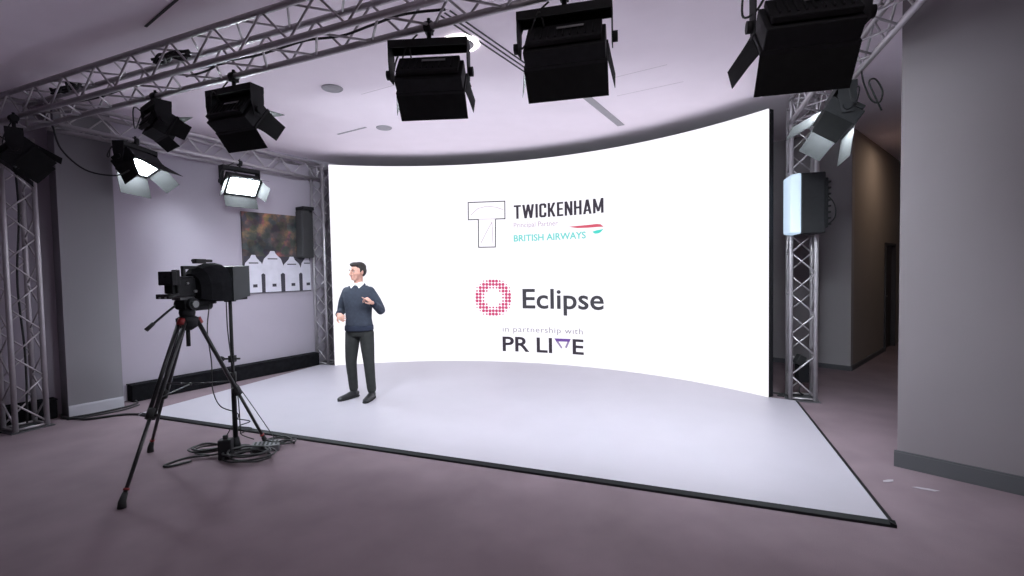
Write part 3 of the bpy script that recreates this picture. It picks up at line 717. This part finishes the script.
MB().box((0, 0, .09), (.11, .08, .18)).build('case', 'black', bx, .01); MB().box((0, 0, .195), (.04, .03, .04)).build('plug', 'rubber', bx, .006)
adp = thing('power_adapter', 'black flight-case lid lying behind the stand base', 'box', (px_+.27, py_+.02, 0), R(20))
adp['label'] = 'flat grey power supply lying on the carpet right of the stand pole'; adp['category'] = 'power supply'
MB().box((0, 0, .03), (.24, .17, .06)).build('case', 'plate', adp, .008)
sl_ = MB()
for i in range(6): sl_.box((-.09+.036*i, 0, .0615), (.018, .12, .003))
sl_.build('vent_slots', 'rubber', adp)
def coil(label, cx, cy, r, n, h, seed, name='cable_coil'):
    rg = random.Random(seed); pts = []
    for k in range(n*12):
        t = 2*PI*k/12; q = r*(1+.22*math.sin(k*.37+seed)+rg.uniform(-.06, .06))
        pts.append((cx+q*math.cos(t)*1.25, cy+q*math.sin(t)*.8, .012+h*k/(n*12)+rg.uniform(0, .012)))
    return cable(label, pts, .008, 'cable coil', 'cables heaped around the stand base', name=name)
coil('coil of black cable on the carpet left of the stand base', px_-.20, py_-.06, .12, 4, .06, 3)
coil('wide black cable coil on the carpet just right of the stand base', px_+.24, py_-.20, .15, 5, .07, 5)
coil('small coil of black cable right of the wide coil', px_+.36, py_+.13, .09, 3, .05, 9)
CG = 'cables heaped around the stand base'
cable('loose cable end poking out left from the heap at the stand base', [(px_-.15, py_-.15, .02), (px_-.30, py_-.22, .03), (px_-.42, py_-.33, .012), (px_-.36, py_-.36, .012), (px_-.24, py_-.26, .014)], .010, group=CG)
cable('thin cable hanging from the camera down to the stage edge', [(-2.70, 4.22, 1.40), (-2.72, 4.20, 1.15), (-2.72, 4.24, .85), (-2.76, 4.30, .60), (-2.73, 4.36, .42), (-2.65, 4.50, .30), (-2.74, 4.50, .15), (-2.80, 4.46, .02)], .005)
cable('thin cable running from the teleprompter down the stand pole', [(-2.62, 4.33, 1.40), (-2.60, 4.30, 1.15), (-2.56, 4.27, .90), (px_+.02, py_+.03, .5), (px_+.03, py_+.03, .15)], .005)
cable('thin cable stretched from the tripod leg to the heap at the stand', [(px_+.0, py_+.05, .62), (px_+.14, py_+.10, .35), (px_+.30, py_+.14, .05)], .004)
cable('curly cable looped between the stand pole and the tripod leg', [(px_+.03, py_, .30), (px_+.13, py_+.02, .27), (px_+.05, py_-.02, .24), (px_+.14, py_+.03, .20), (px_+.05, py_, .16), (px_+.16, py_+.02, .10)], .005)
# cables on the floor at the left
cable('thick black cable lying from the stage corner to the left truss tower', [(-4.40, 5.54, .014), (-4.62, 5.55, .014), (-4.90, 5.40, .014), (-5.05, 5.42, .014), (-5.26, 5.46, .014), (-5.40, 5.60, .014)], .014)
cable('black cable lying from the pillar foot to the end of the long black box', [(-5.20, 5.44, .012), (-5.02, 5.62, .012), (-4.88, 5.86, .012), (-4.86, 6.04, .012), (-4.92, 6.10, .03)], .012)
cable('thin black cable curving in front of the pale pillar skirting', [(-5.16, 5.40, .009), (-4.95, 5.56, .009), (-4.80, 5.78, .009), (-4.78, 5.98, .009)], .009)
cable('black cable on the floor behind the right end of the screen', [(3.30, 6.0, .010), (3.40, 5.93, .010), (3.30, 5.86, .010), (3.45, 5.80, .010)], .010)
for (x, y, a, L_, lb_) in ((2.96, 3.36, -.6, .08, 'small pale scrap on the carpet close to the right wall'), (2.80, 3.50, .1, .05, 'tiny pale scrap on the carpet near the stage corner')):
    rot = Matrix.Rotation(a, 3, 'Z'); mb = MB()
    P = [rot @ Vector(q) for q in ((-L_, -.012, .001), (-L_*.3, -.022, .002), (L_*.6, -.015, .001), (L_, .006, .004), (L_*.3, .016, .002), (-L_*.6, .010, .001))]
    mb.prism([q+Vector((x, y, 0)) for q in P], (0, 0, .002)); tag(mb.build('pale_mark', 'pale_mat'), lb_, 'mark', 'pale marks on the carpet')  # thin pale shapes lying flat on the carpet

# ------------------------------------------------------------------ the presenter
def remeshed(mb, name, m, parent, vox, smooth=3, label=None):
    o = mb.build('tmp', m)
    r = o.modifiers.new('r', 'REMESH'); r.mode = 'VOXEL'; r.voxel_size = vox; r.use_smooth_shade = True
    s_ = o.modifiers.new('s', 'SMOOTH'); s_.factor = .5; s_.iterations = smooth
    dg = bpy.context.evaluated_depsgraph_get(); dg.update()
    me = bpy.data.meshes.new_from_object(o.evaluated_get(dg)); me.name = name
    bpy.data.objects.remove(o)
    me.materials.clear(); me.materials.append(M[m])
    for p_ in me.polygons: p_.use_smooth = True
    q = bpy.data.objects.new(name, me); COL.objects.link(q); q.parent = parent
    if label: q['label'] = label
    return q
man = thing('person', 'man in navy jumper and dark trousers standing on the stage, gesturing', 'person', (-1.965, 6.04, ZS), R(-5))
shR, elR, wrR = Vector((-.170, .01, 1.368)), Vector((-.250, .04, 1.120)), Vector((-.185, -.175, 1.095))
shL, elL, wrL = Vector((.170, .01, 1.368)), Vector((.285, .02, 1.120)), Vector((.262, -.185, 1.225))
hipR, knR, anR = Vector((-.088, .0, .86)), Vector((-.112, -.02, .47)), Vector((-.105, .015, .085))
hipL, knL, anL = Vector((.088, .0, .86)), Vector((.132, -.045, .47)), Vector((.158, -.045, .085))
toeR = Vector((-.215, -.185, 0)); toeL = Vector((.155, -.265, 0))
def limb(mb, pts, rs, k=5, n=14):
    P = smooth_path(pts, k); m = len(pts)-1; out = []
    for i in range(len(P)):
        t = i/k; j = min(int(t), m-1); u = t-j
        out.append(rs[j]*(1-u)+rs[j+1]*u)
    mb.tube(P, out, n); mb.ell(P[0], (out[0],)*3, None, 10, 8); mb.ell(P[-1], (out[-1],)*3, None, 10, 8)
def torso(mb, e=0., z0=.84, z1=1.47):
    rs = [(.80, 0, .0, .135, .10), (.86, 0, .0, .160, .115), (.93, 0, .0, .162, .115), (1.02, 0, -.005, .150, .105), (1.12, 0, -.005, .155, .108), (1.22, 0, -.005, .168, .116),
          (1.31, 0, .0, .180, .118), (1.37, 0, .005, .182, .108), (1.415, 0, .01, .150, .088), (1.445, 0, .01, .100, .07), (1.47, 0, .01, .066, .058)]
    mb.rings([((x, y, z), rx+e, ry+e) for z, x, y, rx, ry in rs if z0 <= z <= z1], 24, 2.3)
body = MB()
torso(body, -.012)
limb(body, [hipR, knR, anR], [.075, .052, .036]); limb(body, [hipL, knL, anL], [.075, .052, .036])
limb(body, [shR, elR, wrR], [.036, .036, .026]); limb(body, [shL, elL, wrL], [.036, .036, .026])
for an, toe in ((anR, toeR), (anL, toeL)):
    body.tube([Vector((an.x, an.y+.03, .05)), Vector((an.x, an.y, .05)), toe.lerp(Vector((an.x, an.y, 0)), .15)+Vector((0, 0, .03))], [.03, .034, .026], 10)
# neck and head (turned to his right)
HR = Matrix.Rotation(R(-32), 3, 'Z'); HC = Vector((0, -.012, 1.618))
def hp(x, y, z): return HC+HR @ Vector((x, y, z))
body.tube([(0, .018, 1.42), (0, .010, 1.48), hp(0, .020, -.045), hp(0, .015, .0)], [.062, .055, .054, .050], 16)
body.ell(hp(0, .012, .025), (.075, .094, .090), HR)
body.ell(hp(0, -.020, -.030), (.064, .070, .080), HR)
body.ell(hp(0, -.056, -.082), (.036, .034, .026), HR)          # chin
body.ell(hp(0, -.080, .020), (.055, .016, .010), HR)           # brow
body.tube([hp(0, -.088, .016), hp(0, -.104, -.018), hp(0, -.112, -.032), hp(0, -.092, -.040)], [.009, .012, .014, .009], 10)
for s_ in (-1, 1):
    body.ell(hp(s_*.036, -.044, -.018), (.034, .038, .036), HR)     # cheek
    body.ell(hp(s_*.011, -.095, -.036), (.009, .010, .007), HR)     # nostril wing
    body.ell(hp(s_*.076, .018, -.010), (.010, .020, .032), HR @ Matrix.Rotation(R(-12), 3, 'X'))   # ear
body.ell(hp(0, -.082, -.060), (.024, .011, .010), HR)
# hands
def hand(mb, wrist, fwd, nrm, curls, thumb, side=1):
    """fwd: wrist to knuckles, nrm: back of hand; side: +1 when the thumb lies along fwd x nrm"""
    f_ = Vector(fwd).normalized(); n_ = Vector(nrm); n_ = (n_-f_*n_.dot(f_)).normalized(); t_ = f_.cross(n_)*side
    X = Matrix((t_, f_, n_)).transposed()
    mb.tube([wrist-f_*.03, wrist+f_*.012], [.026, .026], 12)
    mb.ell(wrist+f_*.05, (.041, .055, .016), X); mb.ell(wrist+f_*.03+t_*.018, (.022, .035, .018), X)
    for i, (off, ln) in enumerate(((.031, .072), (.010, .080), (-.011, .074), (-.031, .058))):
        c = curls[i]; p = wrist+f_*(.088-abs(i-1)*.004)+t_*off; pts = [p-f_*.02, p]; dirv = f_.copy(); ang = 0
        for seg, fr in ((.42, 1.), (.32, 1.15), (.26, .7)):
            ang += c*fr; dv = f_*math.cos(ang)-n_*math.sin(ang)+t_*off*1.2; p = p+dv.normalized()*ln*seg; pts.append(p)
        mb.tube(pts, [.0105, .0100, .0092, .0086, .0070], 9); mb.ell(pts[-1], (.0070,)*3, None, 8, 6)
    a = wrist+f_*.022+t_*.030; b = a+(f_*.6+t_*.75-n_*.15*thumb).normalized()*.036; c = b+(f_*.85+t_*.4-n_*.35*thumb).normalized()*.032; d_ = c+(f_*.95+t_*.1-n_*.5*thumb).normalized()*.024
    mb.tube([a-t_*.012, a, b, c, d_], [.013, .0135, .012, .0105, .008], 9); mb.ell(d_, (.008,)*3, None, 8, 6)
dR = Vector((.62, -.70, -.25)); hand(body, wrR+(wrR-elR).normalized()*.018, dR, (-.75, -.35, .55), (.55, .6, .65, .7), 1.0, 1)
dL = Vector((-.55, -.55, .62)); hand(body, wrL+(wrL-elL).normalized()*.018, dL, (.45, -.1, .45), (.05, .85, 1.0, 1.05), .6, -1)
remeshed(body, 'body', 'skin', man, .005, 4)
# face details
ey = MB(); ir = MB(); br = MB()
for s_ in (-1, 1):
    ey.ell(hp(s_*.031, -.076, .004), (.0125, .009, .006), HR); ir.ell(hp(s_*.031, -.0825, .004), (.006, .004, .0055), HR)
    br.tube([hp(s_*.014, -.096, .022), hp(s_*.032, -.092, .028), hp(s_*.052, -.074, .022)], [.004, .0055, .003], 8)
ey.build('eyes', 'eye', man); ir.build('irises', 'iris', man); br.build('eyebrows', 'hair', man)
MB().ell(hp(0, -.0905, -.0565), (.021, .005, .004), HR).ell(hp(0, -.090, -.0635), (.018, .005, .0045), HR).build('lips', 'lip', man)
hr = MB()
hr.ell(hp(0, .030, .060), (.083, .094, .070), HR); hr.ell(hp(0, .055, .015), (.079, .070, .082), HR); hr.ell(hp(0, -.030, .094), (.066, .066, .032), HR)
hr.ell(hp(0, -.046, .092), (.052, .036, .026), HR)
for s_ in (-1, 1): hr.ell(hp(s_*.069, .010, .022), (.012, .022, .038), HR)
remeshed(hr, 'hair', 'hair', man, .006, 1)
# clothes
jm = MB(); torso(jm, .012, .90, 1.45)
for a, b, c in ((shR, elR, wrR), (shL, elL, wrL)): limb(jm, [a+Vector((-a.x*.12, 0, 0)), a.lerp(b, .5), b, b.lerp(c, .55), c], [.064, .062, .055, .047, .037], 5)
remeshed(jm, 'jumper', 'jumper', man, .008, 4)
rb = MB()
rb.rings([((0, -.004, z), rx, ry) for z, rx, ry in ((.872, .176, .130), (.885, .181, .134), (.925, .180, .133), (.94, .176, .129))], 24, 2.3)
rb.build('jumper_hem', 'jumper_rib', man)
for b, c in ((elR, wrR), (elL, wrL)):
    cf = MB(); d_ = (c-b).normalized(); cf.tube([c-d_*.035, c-d_*.02, c+d_*.012, c+d_*.020], [.038, .041, .039, .035], 14)
    cf.build('cuff', 'jumper_rib', man)
nk = MB(); ncirc = 20
npts = [Vector((.082*math.cos(2*PI*k/ncirc), .006+.070*math.sin(2*PI*k/ncirc), 1.448+.022*math.sin(2*PI*k/ncirc))) for k in range(ncirc+1)]
nk.tube(npts, .012, 8, False); nk.build('neckband', 'jumper_rib', man)
cl = MB()
cpts = [Vector((.064*math.cos(2*PI*k/ncirc), .012+.060*math.sin(2*PI*k/ncirc), 1.475+.018*math.sin(2*PI*k/ncirc))) for k in range(ncirc+1)]
cl.tube(cpts, [(.010, .022)]*len(cpts), 8, False)
for s_ in (-1, 1):
    cl.prism([(s_*.004, -.066, 1.470), (s_*.066, -.030, 1.492), (s_*.085, -.055, 1.452), (s_*.050, -.098, 1.412)], (0, -.006, .004))
cl.build('shirt_collar', 'shirt', man)
tz = MB(); torso(tz, .004, .80, 1.02)
for h_, k_, a_ in ((hipR, knR, anR), (hipL, knL, anL)):
    limb(tz, [h_+Vector((0, .005, -.02)), h_.lerp(k_, .5), k_, k_.lerp(a_, .5), a_+Vector((0, .0, .035))], [.097, .086, .070, .062, .056], 5)
remeshed(tz, 'trousers', 'trouser', man, .008, 4)
for an, toe in ((anR, toeR), (anL, toeL)):
    a2 = Vector((an.x, an.y, 0)); d_ = (toe-a2).normalized()
    s1 = MB()
    s1.tube([a2-d_*.070+Vector((0, 0, .045)), a2-d_*.04+Vector((0, 0, .048)), a2+d_*.03+Vector((0, 0, .050)), a2+d_*.11+Vector((0, 0, .038)), toe-d_*.02+Vector((0, 0, .030)), toe+d_*.012+Vector((0, 0, .026))],
            [(.026, .030), (.036, .042), (.041, .046), (.047, .034), (.040, .026), (.018, .016)], 16)
    s1.cyl(a2+Vector((0, 0, .05)), a2+Vector((0, 0, .115)), .046, 14, .042)
    so = remeshed(s1, 'shoe', 'shoe', man, .006, 3)
    sd_ = Vector((-d_.y, d_.x, 0)); L0 = a2-d_*.074; L1 = toe+d_*.012
    P = [L0-sd_*.022, L0-sd_*.036+d_*.03, a2+d_*.11-sd_*.047, toe-sd_*.036-d_*.01, L1-sd_*.012, L1+sd_*.012, toe+sd_*.036-d_*.01, a2+d_*.11+sd_*.047, L0+sd_*.036+d_*.03, L0+sd_*.022]
    MB().prism([(q.x, q.y, .001) for q in P], (0, 0, .020)).build('sole', 'rubber', so)

# ------------------------------------------------------------------ light
def area(name, loc, size, power, col, rot=(0, 0, 0)):
    l = bpy.data.lights.new(name, 'AREA'); l.size = size; l.energy = power; l.color = col
    o = bpy.data.objects.new(name, l); COL.objects.link(o); o.location = loc; o.rotation_euler = rot; return o
cm = COR+BD*1.3+V(.671, -.742)*.80
area('corridor_lamp', (cm.x, cm.y, CZ-.06), .6, 4.5, (1, .78, .58))
area('front_fill', (.5, .9, CZ-.06), .7, 14, (1, .93, .95))  # unseen overhead fill without a fitting, added to lift the front carpet
w = bpy.data.worlds.new('world'); S.world = w; w.use_nodes = True
w.node_tree.nodes['Background'].inputs['Color'].default_value = (.02, .02, .022, 1)
S.view_settings.view_transform = 'Standard'; S.view_settings.look = 'None'; S.view_settings.gamma = 1; S.view_settings.use_curve_mapping = False
S.view_settings.exposure = EXPO
S.cycles.use_denoising = True
S.cycles.max_bounces = 10; S.cycles.diffuse_bounces = 6
